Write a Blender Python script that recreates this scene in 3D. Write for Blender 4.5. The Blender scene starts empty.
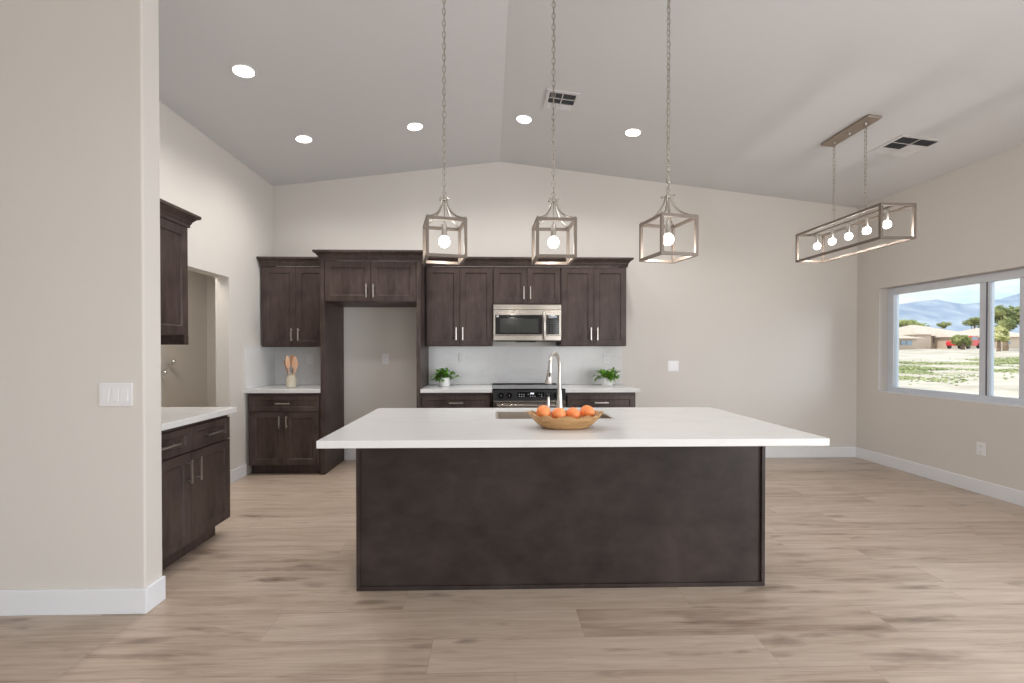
import bpy, bmesh, math, random
from mathutils import Vector, Matrix

# ------------------------------------------------------------------ camera, world, sun, light
S = bpy.context.scene
COL = S.collection
R = math.radians
cd = bpy.data.cameras.new('camera'); cam = bpy.data.objects.new('camera', cd); COL.objects.link(cam)
cd.sensor_width = 36.0; cd.lens = 36.0 * 445.0 / 1024.0
cd.shift_x = 0.01086; cd.shift_y = 0.01112
cd.clip_start = 0.05; cd.clip_end = 12000
cam.location = (0, 0, 1.34); cam.rotation_euler = (R(90 - 0.5), 0, R(-1.4))
S.camera = cam
S.view_settings.view_transform = 'Standard'; S.view_settings.look = 'None'
S.view_settings.gamma = 1.0; S.view_settings.use_curve_mapping = False
S.view_settings.exposure = 0.38
try:
    S.cycles.use_denoising = True
    S.cycles.max_bounces = 8; S.cycles.diffuse_bounces = 5; S.cycles.sample_clamp_indirect = 4.0
    S.cycles.caustics_reflective = False; S.cycles.caustics_refractive = False
except Exception:
    pass

W = bpy.data.worlds.new('sky'); S.world = W; W.use_nodes = True
def build_world():
    n = W.node_tree.nodes; l = W.node_tree.links; n.clear()
    out = n.new('ShaderNodeOutputWorld'); bg = n.new('ShaderNodeBackground')
    tc = n.new('ShaderNodeTexCoord'); mp = n.new('ShaderNodeMapping'); mp.inputs['Scale'].default_value = (1, 1, 3.2)
    nz = n.new('ShaderNodeTexNoise'); nz.inputs['Scale'].default_value = 2.6; nz.inputs['Detail'].default_value = 7; nz.inputs['Roughness'].default_value = .6
    cr = n.new('ShaderNodeValToRGB'); cr.color_ramp.elements[0].position = .34; cr.color_ramp.elements[0].color = (.38, .70, .80, 1)
    cr.color_ramp.elements[1].position = .52; cr.color_ramp.elements[1].color = (.80, .82, .82, 1)
    l.new(tc.outputs['Generated'], mp.inputs['Vector']); l.new(mp.outputs[0], nz.inputs['Vector'])
    l.new(nz.outputs['Fac'], cr.inputs[0]); l.new(cr.outputs[0], bg.inputs['Color'])
    bg.inputs['Strength'].default_value = 1.1
    l.new(bg.outputs[0], out.inputs[0])
build_world()

def sun_light():
    d = bpy.data.lights.new('sun', 'SUN'); d.energy = 2.3; d.angle = R(1); d.color = (1, .96, .9)
    o = bpy.data.objects.new('sun', d); COL.objects.link(o); o.location = (0, 0, 20)
    o.rotation_euler = Vector((-.62, -.04, .78)).to_track_quat('Z', 'Y').to_euler()
sun_light()
def added_cool_sun():     # second, cool soft sun added to throw a bluish patch on the back wall
    d = bpy.data.lights.new('added_cool_sun', 'SUN'); d.energy = 1.3; d.angle = R(38); d.color = (.74, .86, 1)
    o = bpy.data.objects.new('added_cool_sun', d); COL.objects.link(o); o.location = (12, -12, 10)
    o.rotation_euler = Vector((.6, -.75, .27)).to_track_quat('Z', 'Y').to_euler()
added_cool_sun()
def area(name, loc, direction, sx, sy, power, color):
    d = bpy.data.lights.new(name, 'AREA'); d.shape = 'RECTANGLE'; d.size = sx; d.size_y = sy; d.energy = power; d.color = color
    o = bpy.data.objects.new(name, d); COL.objects.link(o); o.location = loc
    o.rotation_euler = (-Vector(direction)).to_track_quat('Z', 'Y').to_euler()
    return o
# area lamps added as daylight in invented openings out of view
area('added_rear_door_light', (-1.8, -4.42, 1.25), (0, 1, .05), 3.4, 2.2, 34, (1.0, .995, .985))
area('added_rear_window_light', (3.1, -4.42, 1.45), (0, 1, .05), 1.9, 1.7, 38, (1.0, .995, .985))
area('added_side_door_light', (4.50, -0.1, 1.12), (-1, 0.22, -.12), 2.3, 2.0, 135, (.92, .955, 1.0))
for lx, ly in ((-1.8, -.9), (-.73, .9), (1.4, .9), (3.3, .9), (-.73, -2.6), (1.4, -2.6), (3.3, -2.6)):      # unseen spots added below the ceiling as overhead fill, without fittings
    ld = bpy.data.lights.new('added_overhead_spot', 'SPOT'); ld.energy = 34; ld.spot_size = R(150); ld.spot_blend = .9; ld.shadow_soft_size = .16; ld.color = (1, .97, .93)
    lo = bpy.data.objects.new('added_overhead_spot', ld); COL.objects.link(lo); lo.location = (lx, ly, 3.605 - .118 * abs(lx - .12) - .05)
area('added_hall_fill', (-3.1, 4.3, 2.42), (0, 0, -1), .5, .5, 11, (1, .93, .82))  # unseen lamp added to brighten the hall

# ------------------------------------------------------------------ materials
def mat(name, color=(.8, .8, .8), rough=.5, metal=0.0, emit=None, estr=0.0, spec=None, coat=0.0):
    m = bpy.data.materials.new(name); m.use_nodes = True
    b = m.node_tree.nodes['Principled BSDF']
    b.inputs['Base Color'].default_value = (*color, 1); b.inputs['Roughness'].default_value = rough
    b.inputs['Metallic'].default_value = metal
    if spec is not None: b.inputs['Specular IOR Level'].default_value = spec
    if coat: b.inputs['Coat Weight'].default_value = coat
    if emit: b.inputs['Emission Color'].default_value = (*emit, 1); b.inputs['Emission Strength'].default_value = estr
    return m
def nodes(m): return m.node_tree.nodes, m.node_tree.links, m.node_tree.nodes['Principled BSDF']
def noise_mix(m, c1, c2, scale=(1, 1, 1), nscale=4, detail=5, rough=.55, lo=.35, hi=.65, bump=0.0, dist=0.0, bdist=.002):
    n, l, b = nodes(m)
    tc = n.new('ShaderNodeTexCoord'); mp = n.new('ShaderNodeMapping'); mp.inputs['Scale'].default_value = scale
    nz = n.new('ShaderNodeTexNoise'); nz.inputs['Scale'].default_value = nscale; nz.inputs['Detail'].default_value = detail
    nz.inputs['Roughness'].default_value = rough; nz.inputs['Distortion'].default_value = dist
    cr = n.new('ShaderNodeValToRGB'); cr.color_ramp.elements[0].position = lo; cr.color_ramp.elements[1].position = hi
    cr.color_ramp.elements[0].color = (*c1, 1); cr.color_ramp.elements[1].color = (*c2, 1)
    l.new(tc.outputs['Object'], mp.inputs[0]); l.new(mp.outputs[0], nz.inputs['Vector']); l.new(nz.outputs['Fac'], cr.inputs[0])
    l.new(cr.outputs[0], b.inputs['Base Color'])
    if bump:
        bp = n.new('ShaderNodeBump'); bp.inputs['Strength'].default_value = bump; bp.inputs['Distance'].default_value = bdist
        l.new(nz.outputs['Fac'], bp.inputs['Height']); l.new(bp.outputs[0], b.inputs['Normal'])
    return m
def paint(name, c):
    m = mat(name, c, .75, spec=.3); n, l, b = nodes(m)
    tc = n.new('ShaderNodeTexCoord'); nz = n.new('ShaderNodeTexNoise'); nz.inputs['Scale'].default_value = 90; nz.inputs['Detail'].default_value = 3
    bp = n.new('ShaderNodeBump'); bp.inputs['Strength'].default_value = .12; bp.inputs['Distance'].default_value = .003
    l.new(tc.outputs['Object'], nz.inputs['Vector']); l.new(nz.outputs['Fac'], bp.inputs['Height']); l.new(bp.outputs[0], b.inputs['Normal'])
    return m
M = {}
M['wall'] = paint('greige_wall_paint', (.684, .655, .622))
M['ceil'] = paint('ceiling_paint', (.655, .662, .675))
M['trim'] = mat('white_trim_paint', (.79, .81, .85), .35)
def cabwood(name, k=1.0, rough=.42, sc=(9, 9, 1.6)):
    m = mat(name, (.05, .04, .04), rough, spec=.3)
    n, l, b = nodes(m)
    tc = n.new('ShaderNodeTexCoord'); mp = n.new('ShaderNodeMapping'); mp.inputs['Scale'].default_value = sc
    nz = n.new('ShaderNodeTexNoise'); nz.inputs['Scale'].default_value = 3.5; nz.inputs['Detail'].default_value = 7; nz.inputs['Roughness'].default_value = .62
    n2 = n.new('ShaderNodeTexNoise'); n2.inputs['Scale'].default_value = 2.6; n2.inputs['Detail'].default_value = 3; n2.inputs['Distortion'].default_value = .6
    mx = n.new('ShaderNodeMath'); mx.operation = 'MULTIPLY_ADD'; mx.inputs[1].default_value = .45
    m2 = n.new('ShaderNodeMath'); m2.operation = 'MULTIPLY'; m2.inputs[1].default_value = .55
    cr = n.new('ShaderNodeValToRGB'); e = cr.color_ramp.elements
    e[0].position = .36; e[0].color = (.040 * k, .0265 * k, .0232 * k, 1); e[1].position = .66; e[1].color = (.100 * k, .071 * k, .064 * k, 1)
    l.new(tc.outputs['Object'], mp.inputs[0]); l.new(mp.outputs[0], nz.inputs['Vector']); l.new(tc.outputs['Object'], n2.inputs['Vector'])
    l.new(n2.outputs['Fac'], m2.inputs[0]); l.new(nz.outputs['Fac'], mx.inputs[0]); l.new(m2.outputs[0], mx.inputs[2])
    l.new(mx.outputs[0], cr.inputs[0]); l.new(cr.outputs[0], b.inputs['Base Color'])
    return m
M['cab'] = cabwood('dark_stained_maple')
M['island'] = cabwood('dark_island_veneer', .48, .55, (2.2, 3, 3.4))
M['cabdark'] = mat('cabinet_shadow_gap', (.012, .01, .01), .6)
def quartz(name, k=1.0):
    m = mat(name, (.8, .8, .8), .16); n, l, b = nodes(m)
    tc = n.new('ShaderNodeTexCoord'); mp = n.new('ShaderNodeMapping'); mp.inputs['Rotation'].default_value = (0.3, .2, .5); mp.inputs['Scale'].default_value = (.8, 1.7, 1.2)
    nz = n.new('ShaderNodeTexNoise'); nz.inputs['Scale'].default_value = 1.3; nz.inputs['Detail'].default_value = 8; nz.inputs['Distortion'].default_value = 1.1
    a = n.new('ShaderNodeMath'); a.operation = 'SUBTRACT'; a.inputs[1].default_value = .5
    c = n.new('ShaderNodeMath'); c.operation = 'ABSOLUTE'
    cr = n.new('ShaderNodeValToRGB'); e = cr.color_ramp.elements
    e[0].position = 0; e[0].color = (.60 * k, .59 * k, .58 * k, 1); e[1].position = .035; e[1].color = (.74 * k, .74 * k, .745 * k, 1)
    l.new(tc.outputs['Object'], mp.inputs[0]); l.new(mp.outputs[0], nz.inputs['Vector']); l.new(nz.outputs['Fac'], a.inputs[0]); l.new(a.outputs[0], c.inputs[0])
    l.new(c.outputs[0], cr.inputs[0])
    mx = n.new('ShaderNodeMix'); mx.data_type = 'RGBA'; mx.inputs['Factor'].default_value = .22
    mx.inputs[6].default_value = (.74 * k, .74 * k, .745 * k, 1); l.new(cr.outputs[0], mx.inputs[7]); l.new(mx.outputs[2], b.inputs['Base Color'])
    return m
M['quartz'] = quartz('white_veined_quartz')
M['nickel'] = mat('brushed_nickel', (.62, .59, .555), .30, 1.0)
M['steel'] = mat('stainless_steel', (.40, .37, .335), .24, 1.0)
M['sinksteel'] = mat('sink_steel', (.54, .48, .42), .5, 1.0)
M['chrome'] = mat('chrome', (.85, .86, .88), .1, 1.0)
M['lantern'] = mat('champagne_washed_metal', (.195, .160, .135), .5, .3)
M['canopymetal'] = mat('champagne_canopy_metal', (.34, .285, .235), .45, .4)
M['chain'] = mat('aged_nickel_chain', (.46, .425, .38), .34, 1.0)
M['black'] = mat('black_glass', (.012, .012, .013), .08)
M['blackmat'] = mat('black_plastic', (.016, .016, .017), .4, spec=.25)
M['darkwin'] = mat('dark_door_glass', (.03, .033, .032), .15)
M['greymark'] = mat('pale_grey_marking', (.55, .57, .6), .5)
M['bulb'] = mat('lit_bulb', (1, 1, 1), .3, emit=(1, .95, .88), estr=7)
M['led'] = mat('lit_led_lens', (1, 1, 1), .3, emit=(1, .98, .95), estr=9)
M['plate'] = mat('white_plastic_plate', (.80, .80, .82), .3)
M['slot'] = mat('dark_slots', (.05, .05, .05), .6)
M['ventwhite'] = mat('vent_enamel', (.66, .655, .66), .5)
M['vinyl'] = mat('white_vinyl_frame', (.68, .72, .79), .35)
M['gasket'] = mat('grey_gasket', (.12, .13, .17), .5)
M['duct'] = mat('duct_shade', (.11, .11, .118), .8)
M['orange'] = noise_mix(mat('orange_peel', rough=.42), (.88, .25, .07), (.95, .34, .12), nscale=9, bump=.0)
def peel():
    n, l, b = nodes(M['orange'])
    tc = n.new('ShaderNodeTexCoord'); v = n.new('ShaderNodeTexNoise'); v.inputs['Scale'].default_value = 420
    bp = n.new('ShaderNodeBump'); bp.inputs['Strength'].default_value = .3; bp.inputs['Distance'].default_value = .001
    l.new(tc.outputs['Object'], v.inputs['Vector']); l.new(v.outputs['Fac'], bp.inputs['Height']); l.new(bp.outputs[0], b.inputs['Normal'])
peel()
M['bowl'] = noise_mix(mat('carved_light_wood', rough=.5), (.30, .155, .06), (.52, .31, .135), scale=(2, 9, 14), nscale=4, detail=6, dist=.5)
M['spoon'] = noise_mix(mat('beech_wood', rough=.5), (.72, .42, .26), (.88, .60, .43), scale=(8, 8, 1), nscale=6)
M['spoondark'] = noise_mix(mat('darker_beech_wood', rough=.5), (.36, .17, .08), (.52, .27, .14), scale=(8, 8, 1), nscale=6)
M['vase'] = noise_mix(mat('cream_stoneware', rough=.35), (.60, .53, .41), (.69, .63, .51), nscale=9)
M['pot'] = mat('white_ceramic', (.80, .79, .81), .3)
M['soil'] = noise_mix(mat('potting_soil', rough=.95), (.02, .014, .008), (.06, .04, .025), nscale=60)
M['leaf'] = noise_mix(mat('fresh_green_leaf', rough=.42), (.05, .18, .015), (.27, .52, .07), nscale=14, lo=.3, hi=.7)
def glassmat():
    m = bpy.data.materials.new('window_glass'); m.use_nodes = True; n = m.node_tree.nodes; l = m.node_tree.links; n.clear()
    o = n.new('ShaderNodeOutputMaterial'); t = n.new('ShaderNodeBsdfTransparent'); t.inputs[0].default_value = (.97, .98, .98, 1)
    g = n.new('ShaderNodeBsdfGlossy'); g.inputs['Roughness'].default_value = .02; x = n.new('ShaderNodeMixShader')
    f = n.new('ShaderNodeFresnel'); f.inputs[0].default_value = 1.25
    l.new(f.outputs[0], x.inputs[0]); l.new(t.outputs[0], x.inputs[1]); l.new(g.outputs[0], x.inputs[2]); l.new(x.outputs[0], o.inputs[0])
    return m
M['glass'] = glassmat()

def floor_mat():
    m = mat('oak_vinyl_planks', (.4, .33, .28), .33, spec=.45); n, l, b = nodes(m)
    def N(t, **k):
        x = n.new(t)
        for a, v in k.items(): setattr(x, a, v)
        return x
    def math_(op, a, c=None, d=None):
        x = N('ShaderNodeMath', operation=op)
        for i, v in enumerate((a, c, d)):
            if v is None: continue
            if isinstance(v, (int, float)): x.inputs[i].default_value = v
            else: l.new(v, x.inputs[i])
        return x.outputs[0]
    tc = N('ShaderNodeTexCoord'); sp = N('ShaderNodeSeparateXYZ'); l.new(tc.outputs['Object'], sp.inputs[0])
    x, y = sp.outputs[0], sp.outputs[1]
    PW, PL = .218, 1.5
    yr = math_('DIVIDE', math_('ADD', y, -.088), PW); row = math_('FLOOR', yr)
    w1 = N('ShaderNodeTexWhiteNoise', noise_dimensions='1D'); l.new(row, w1.inputs['W'])
    xs = math_('DIVIDE', math_('ADD', x, math_('MULTIPLY', w1.outputs['Value'], 5.0)), PL); col = math_('FLOOR', xs)
    cb = N('ShaderNodeCombineXYZ'); l.new(row, cb.inputs[0]); l.new(col, cb.inputs[1])
    w2 = N('ShaderNodeTexWhiteNoise', noise_dimensions='2D'); l.new(cb.outputs[0], w2.inputs['Vector']); pid = w2.outputs['Value']
    # grain coordinates, shifted per plank
    gc = N('ShaderNodeCombineXYZ'); l.new(math_('MULTIPLY', x, 1.0), gc.inputs[0]); l.new(math_('MULTIPLY', y, 11.0), gc.inputs[1]); l.new(math_('MULTIPLY', pid, 37.0), gc.inputs[2])
    g1 = N('ShaderNodeTexNoise'); g1.inputs['Scale'].default_value = 1.9; g1.inputs['Detail'].default_value = 7; g1.inputs['Roughness'].default_value = .62; g1.inputs['Distortion'].default_value = .35
    l.new(gc.outputs[0], g1.inputs['Vector'])
    gd = N('ShaderNodeCombineXYZ'); l.new(math_('MULTIPLY', x, 1.0), gd.inputs[0]); l.new(math_('MULTIPLY', y, 4.2), gd.inputs[1]); l.new(math_('MULTIPLY', pid, 91.0), gd.inputs[2])
    g2 = N('ShaderNodeTexNoise'); g2.inputs['Scale'].default_value = 2.4; g2.inputs['Detail'].default_value = 3; g2.inputs['Distortion'].default_value = .2
    l.new(gd.outputs[0], g2.inputs['Vector'])
    gf = N('ShaderNodeCombineXYZ'); l.new(math_('MULTIPLY', x, 4.0), gf.inputs[0]); l.new(math_('MULTIPLY', y, 150.0), gf.inputs[1]); l.new(math_('MULTIPLY', pid, 11.0), gf.inputs[2])
    g3 = N('ShaderNodeTexNoise'); g3.inputs['Scale'].default_value = 1.0; g3.inputs['Detail'].default_value = 3
    l.new(gf.outputs[0], g3.inputs['Vector'])
    v = math_('MULTIPLY_ADD', g1.outputs['Fac'], .62, math_('MULTIPLY_ADD', pid, .13, math_('MULTIPLY', g3.outputs['Fac'], .26)))
    cr = N('ShaderNodeValToRGB'); e = cr.color_ramp.elements
    e[0].position = .30; e[0].color = (.255, .183, .136, 1); e[1].position = .66; e[1].color = (.54, .445, .37, 1)
    k = cr.color_ramp.elements.new(.46); k.color = (.425, .335, .265, 1)
    l.new(v, cr.inputs[0])
    kn = N('ShaderNodeValToRGB'); kn.color_ramp.elements[0].position = .60; kn.color_ramp.elements[0].color = (0, 0, 0, 1); kn.color_ramp.elements[1].position = .80; kn.color_ramp.elements[1].color = (1, 1, 1, 1)
    l.new(g2.outputs['Fac'], kn.inputs[0])
    mk = N('ShaderNodeMix', data_type='RGBA'); l.new(kn.outputs[0], mk.inputs['Factor']); l.new(cr.outputs[0], mk.inputs[6]); mk.inputs[7].default_value = (.17, .12, .09, 1)
    fy = math_('FRACT', yr); fx = math_('FRACT', xs)
    ey = math_('LESS_THAN', math_('MINIMUM', fy, math_('SUBTRACT', 1.0, fy)), .011)
    ex = math_('LESS_THAN', math_('MINIMUM', fx, math_('SUBTRACT', 1.0, fx)), .0011)
    seam = math_('MULTIPLY', math_('MAXIMUM', ey, ex), .32)
    ms = N('ShaderNodeMix', data_type='RGBA'); l.new(seam, ms.inputs['Factor']); l.new(mk.outputs[2], ms.inputs[6]); ms.inputs[7].default_value = (.20, .155, .125, 1)
    l.new(ms.outputs[2], b.inputs['Base Color'])
    bp = N('ShaderNodeBump'); bp.inputs['Strength'].default_value = .1; bp.inputs['Distance'].default_value = .002; l.new(v, bp.inputs['Height']); l.new(bp.outputs[0], b.inputs['Normal'])
    return m
M['floor'] = floor_mat()

# ------------------------------------------------------------------ mesh helpers
class MB:
    def __init__(s): s.v = []; s.f = []; s.mi = []; s.m = 0
    def add(s, vs, fs):
        k = len(s.v); s.v += [tuple(v) for v in vs]
        for f in fs: s.f.append(tuple(k + i for i in f)); s.mi.append(s.m)
        return s
    def box(s, x0, x1, y0, y1, z0, z1):
        vs = [(x0, y0, z0), (x1, y0, z0), (x1, y1, z0), (x0, y1, z0), (x0, y0, z1), (x1, y0, z1), (x1, y1, z1), (x0, y1, z1)]
        return s.add(vs, [(0, 3, 2, 1), (4, 5, 6, 7), (0, 1, 5, 4), (1, 2, 6, 5), (2, 3, 7, 6), (3, 0, 4, 7)])
    def tube(s, pts, r, n=10, cap=True):
        pts = [Vector(p) for p in pts]; rs = r if isinstance(r, (list, tuple)) else [r] * len(pts)
        rings = []; up = None
        for i, p in enumerate(pts):
            t = (pts[min(i + 1, len(pts) - 1)] - pts[max(i - 1, 0)]).normalized()
            if up is None: up = t.orthogonal().normalized()
            up = (up - t * up.dot(t)).normalized(); w = t.cross(up)
            rings.append([p + (up * math.cos(2 * math.pi * k / n) + w * math.sin(2 * math.pi * k / n)) * rs[i] for k in range(n)])
        vs = [v for q in rings for v in q]; fs = []
        for i in range(len(pts) - 1):
            for k in range(n):
                a = i * n + k; b = i * n + (k + 1) % n; fs.append((a, b, b + n, a + n))
        if cap: fs.append(tuple(range(n - 1, -1, -1))); fs.append(tuple(len(vs) - n + k for k in range(n)))
        return s.add(vs, fs)
    def bar(s, a, b, w):  # square bar
        return s.tube([a, b], w * .7071, 4)
    def lathe(s, prof, c=(0, 0, 0), n=24, cap=True):
        vs = []; fs = []
        for r, z in prof:
            for k in range(n):
                a = 2 * math.pi * k / n; vs.append((c[0] + r * math.cos(a), c[1] + r * math.sin(a), c[2] + z))
        for i in range(len(prof) - 1):
            for k in range(n):
                a = i * n + k; b = i * n + (k + 1) % n; fs.append((a, b, b + n, a + n))
        if cap: fs.append(tuple(range(n - 1, -1, -1))); fs.append(tuple(len(vs) - n + k for k in range(n)))
        return s.add(vs, fs)
    def sphere(s, c, r, n=16, m=10, sz=1.0):
        prof = [(max(1e-4, r * math.sin(math.pi * i / m)), -r * sz * math.cos(math.pi * i / m)) for i in range(m + 1)]
        return s.lathe(prof, c, n)
    def torus(s, c, ax_u, ax_v, ru, rv, r, n=12, k=5):
        u = Vector(ax_u); v = Vector(ax_v); c = Vector(c); vs = []; fs = []; w = u.cross(v)
        for i in range(n):
            a = 2 * math.pi * i / n; p = c + u * math.cos(a) * ru + v * math.sin(a) * rv
            o = (u * math.cos(a) * rv + v * math.sin(a) * ru).normalized()
            for j in range(k):
                b = 2 * math.pi * j / k; vs.append(p + (o * math.cos(b) + w * math.sin(b)) * r)
        for i in range(n):
            for j in range(k):
                fs.append((i * k + j, ((i + 1) % n) * k + j, ((i + 1) % n) * k + (j + 1) % k, i * k + (j + 1) % k))
        return s.add(vs, fs)
    def build(s, name, material, parent=None, smooth=False, bevel=0, loc=None, rot=None):
        me = bpy.data.meshes.new(name); me.from_pydata(s.v, [], s.f); me.validate(verbose=False)
        mats = material if isinstance(material, (list, tuple)) else [material]
        for m in mats: me.materials.append(m)
        if len(mats) > 1:
            for p, i in zip(me.polygons, s.mi): p.material_index = i
        bm = bmesh.new(); bm.from_mesh(me); bmesh.ops.recalc_face_normals(bm, faces=bm.faces)
        if smooth:
            for f in bm.faces: f.smooth = True
            for e in bm.edges:
                if len(e.link_faces) == 2 and e.calc_face_angle(0) > R(38): e.smooth = False
        bm.to_mesh(me); bm.free()
        o = bpy.data.objects.new(name, me); COL.objects.link(o)
        if parent: o.parent = parent
        if loc: o.location = loc
        if rot: o.rotation_euler = rot
        if bevel:
            b = o.modifiers.new('bevel', 'BEVEL'); b.width = bevel; b.segments = 2; b.limit_method = 'ANGLE'; b.angle_limit = R(40)
        return o
def tag(o, label=None, cat=None, group=None, kind=None):
    if label: o['label'] = label
    if cat: o['category'] = cat
    if group: o['group'] = group
    if kind: o['kind'] = kind
    return o
def empty(name, loc, label, cat, group=None, rz=0, rot=None):
    o = bpy.data.objects.new(name, None); COL.objects.link(o); o.location = loc
    o.rotation_euler = rot or (0, 0, rz); o.empty_display_size = .1
    return tag(o, label, cat, group)
def children(o): return [c for c in bpy.data.objects if c.parent == o]
def copy_tree(o, parent=None):
    c = o.copy(); COL.objects.link(c)
    if parent: c.parent = parent
    for ch in children(o): copy_tree(ch, c)
    return c
def struct(name, mb, m, **k): return tag(mb.build(name, m, **k), kind='structure')

# ------------------------------------------------------------------ the room
XL, XR, YB = -2.59, 4.54, 5.40
RX, RZ, SL = .12, 3.605, .118
YR = -4.5; XF = -5.2           # rear wall, far left wall of the living area
def cz(x): return RZ - SL * abs(x - RX)
struct('floor', MB().box(XF - .2, XR + .22, YR - .2, 6.3, -.12, 0), M['floor'])
mb = MB()
for a, b in ((XF - .2, RX), (RX, XR + .22)):
    za, zb = cz(a), cz(b)
    vs = [(a, YR - .2, za), (b, YR - .2, zb), (b, YB + .15, zb), (a, YB + .15, za)]
    vs += [(p[0], p[1], p[2] + .15) for p in vs]
    mb.add(vs, [(0, 3, 2, 1), (4, 5, 6, 7), (0, 1, 5, 4), (1, 2, 6, 5), (2, 3, 7, 6), (3, 0, 4, 7)])
struct('ceiling', mb, M['ceil'])
def gable(y0, y1, x0, x1, m=None, mb=None):
    mb = mb or MB(); xs = [x0] + ([RX] if x0 < RX < x1 else []) + [x1]
    for a, b in zip(xs, xs[1:]):
        vs = [(a, y0, 0), (b, y0, 0), (b, y1, 0), (a, y1, 0), (a, y0, cz(a) + .02), (b, y0, cz(b) + .02), (b, y1, cz(b) + .02), (a, y1, cz(a) + .02)]
        mb.add(vs, [(0, 3, 2, 1), (4, 5, 6, 7), (0, 1, 5, 4), (1, 2, 6, 5), (2, 3, 7, 6), (3, 0, 4, 7)])
    return mb
struct('wall_back', gable(YB, YB + .15, XL - .135, XR + .22), M['wall'])
# kitchen left wall with the hall opening
OY0, OY1, OZ = 3.46, 4.488, 2.052
zt = cz(XL) + .03
mb = MB().box(XL - .135, XL, 2.418, OY0, 0, zt).box(XL - .135, XL, OY1, YB, 0, zt).box(XL - .135, XL, OY0, OY1, OZ, zt)
struct('wall_left', mb, M['wall'])
# short partition facing the camera
PX, PY0, PY1 = -1.752, 2.295, 2.418
struct('wall_front', gable(PY0, PY1, XF, PX), M['wall'], bevel=.008)
struct('wall_living_side', MB().box(XF - .15, XF, YR, 6.2, 0, cz(XF) + .05), M['wall'])
# hall behind the opening
struct('wall_hall', MB().box(-3.95, -3.8, 2.418, 6.2, 0, 2.5).box(-3.8, XL - .135, 6.07, 6.2, 0, 2.5).box(XL - .135, XL, 5.56, 6.2, 0, 2.5), M['wall'])
struct('ceiling_hall', MB().box(-3.95, XL - .135, 2.418, 6.2, 2.44, 2.5), M['ceil'])
# right wall with the window and, nearer, an invented slider that lets daylight in
WY0, WY1, WZ0, WZ1 = 3.22, 5.09, .84, 2.045
DY0, DY1, DZ = -1.3, 1.15, 2.15
zt = cz(XR) + .05; XO = XR + .2
mb = MB().box(XR, XO, WY1, YB, 0, zt).box(XR, XO, WY0, WY1, 0, WZ0).box(XR, XO, WY0, WY1, WZ1, zt).box(XR, XO, DY1, WY0, 0, zt)
mb.box(XR, XO, DY0, DY1, DZ, zt).box(XR, XO, YR, DY0, 0, zt)
struct('wall_right', mb, M['wall'])
# rear wall with invented, unseen patio doors and window letting daylight in
BX0, BX1, BZ = -3.6, 0.0, 2.4
mb = gable(YR - .15, YR, XF, BX0); gable(YR - .15, YR, BX1, 2.1, mb=mb); gable(YR - .15, YR, 4.1, XR, mb=mb)
mb.box(2.1, 4.1, YR - .15, YR, 0, .55)
for a, b, z in ((BX0, BX1, BZ), (2.1, 4.1, 2.35)):
    vs = [(a, YR - .15, z), (b, YR - .15, z), (b, YR, z), (a, YR, z), (a, YR - .15, cz(a) + .02), (b, YR - .15, cz(b) + .02), (b, YR, cz(b) + .02), (a, YR, cz(a) + .02)]
    mb.add(vs, [(0, 3, 2, 1), (4, 5, 6, 7), (0, 1, 5, 4), (1, 2, 6, 5), (2, 3, 7, 6), (3, 0, 4, 7)])
struct('wall_rear', mb, M['wall'])
def glazed(name, axis, c, a0, a1, z0, z1, splits, fw=.05, fd=.06, head=None, mw_=.035, md=0):
    """a framed unit in the plane axis=c running a0..a1; one frame mesh, one glass mesh per light"""
    def bx(mb, p0, p1, q0, q1, r0, r1):
        if axis == 'x': mb.box(q0, q1, p0, p1, r0, r1)
        else: mb.box(p0, p1, q0, q1, r0, r1)
    e = bpy.data.objects.new(name, None); COL.objects.link(e); e['kind'] = 'structure'
    f = MB(); h = head or fw
    bx(f, a0 + fw, a1 - fw, c, c + fd, z0, z0 + fw * .8); bx(f, a0 + fw, a1 - fw, c, c + fd, z1 - h, z1)
    bx(f, a0, a0 + fw, c, c + fd, z0, z1); bx(f, a1 - fw, a1, c, c + fd, z0, z1)
    for s in splits: bx(f, s - mw_, s + mw_, c + fd * md, c + fd - .002, z0 + fw * .8, z1 - h)
    f.build('window_frame', M['vinyl'], e, bevel=.003)
    g = MB(); bx(g, a0 + fw, a1 - fw, c + fd * .5, c + fd * .5 + .004, z0 + fw * .8, z1 - h); g.build('window_glass', M['glass'], e)
    return e
w1 = glazed('window_1', 'x', XR + .10, WY0 + .002, WY1 - .002, WZ0 + .002, WZ1 - .002, [4.085, 3.765], fw=.075, fd=.07, head=.075, mw_=.044, md=.30)
g = MB()
for s in (4.082,):
    g.box(XR + .117, XR + .1205, s - .022, s - .012, WZ0 + .06, WZ1 - .07)
g.build('mullion_gasket', M['gasket'], w1)
mb = MB().box(XR + .005, XR + .102, WY0, WY1, WZ0, WZ0 + .012); tag(mb.build('trim_1', M['trim'], bevel=.003), kind='structure')
glazed('added_side_door', 'x', XR + .08, DY0, DY1, .0, DZ, [-.07], fw=.07)  # this door and the next two units are added, unseen daylight openings
glazed('added_rear_doors', 'y', YR - .1, BX0, BX1, .0, BZ, [-1.8], fw=.07)
glazed('added_rear_window', 'y', YR - .1, 2.1, 4.1, .55, 2.35, [3.1], fw=.06)

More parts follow.
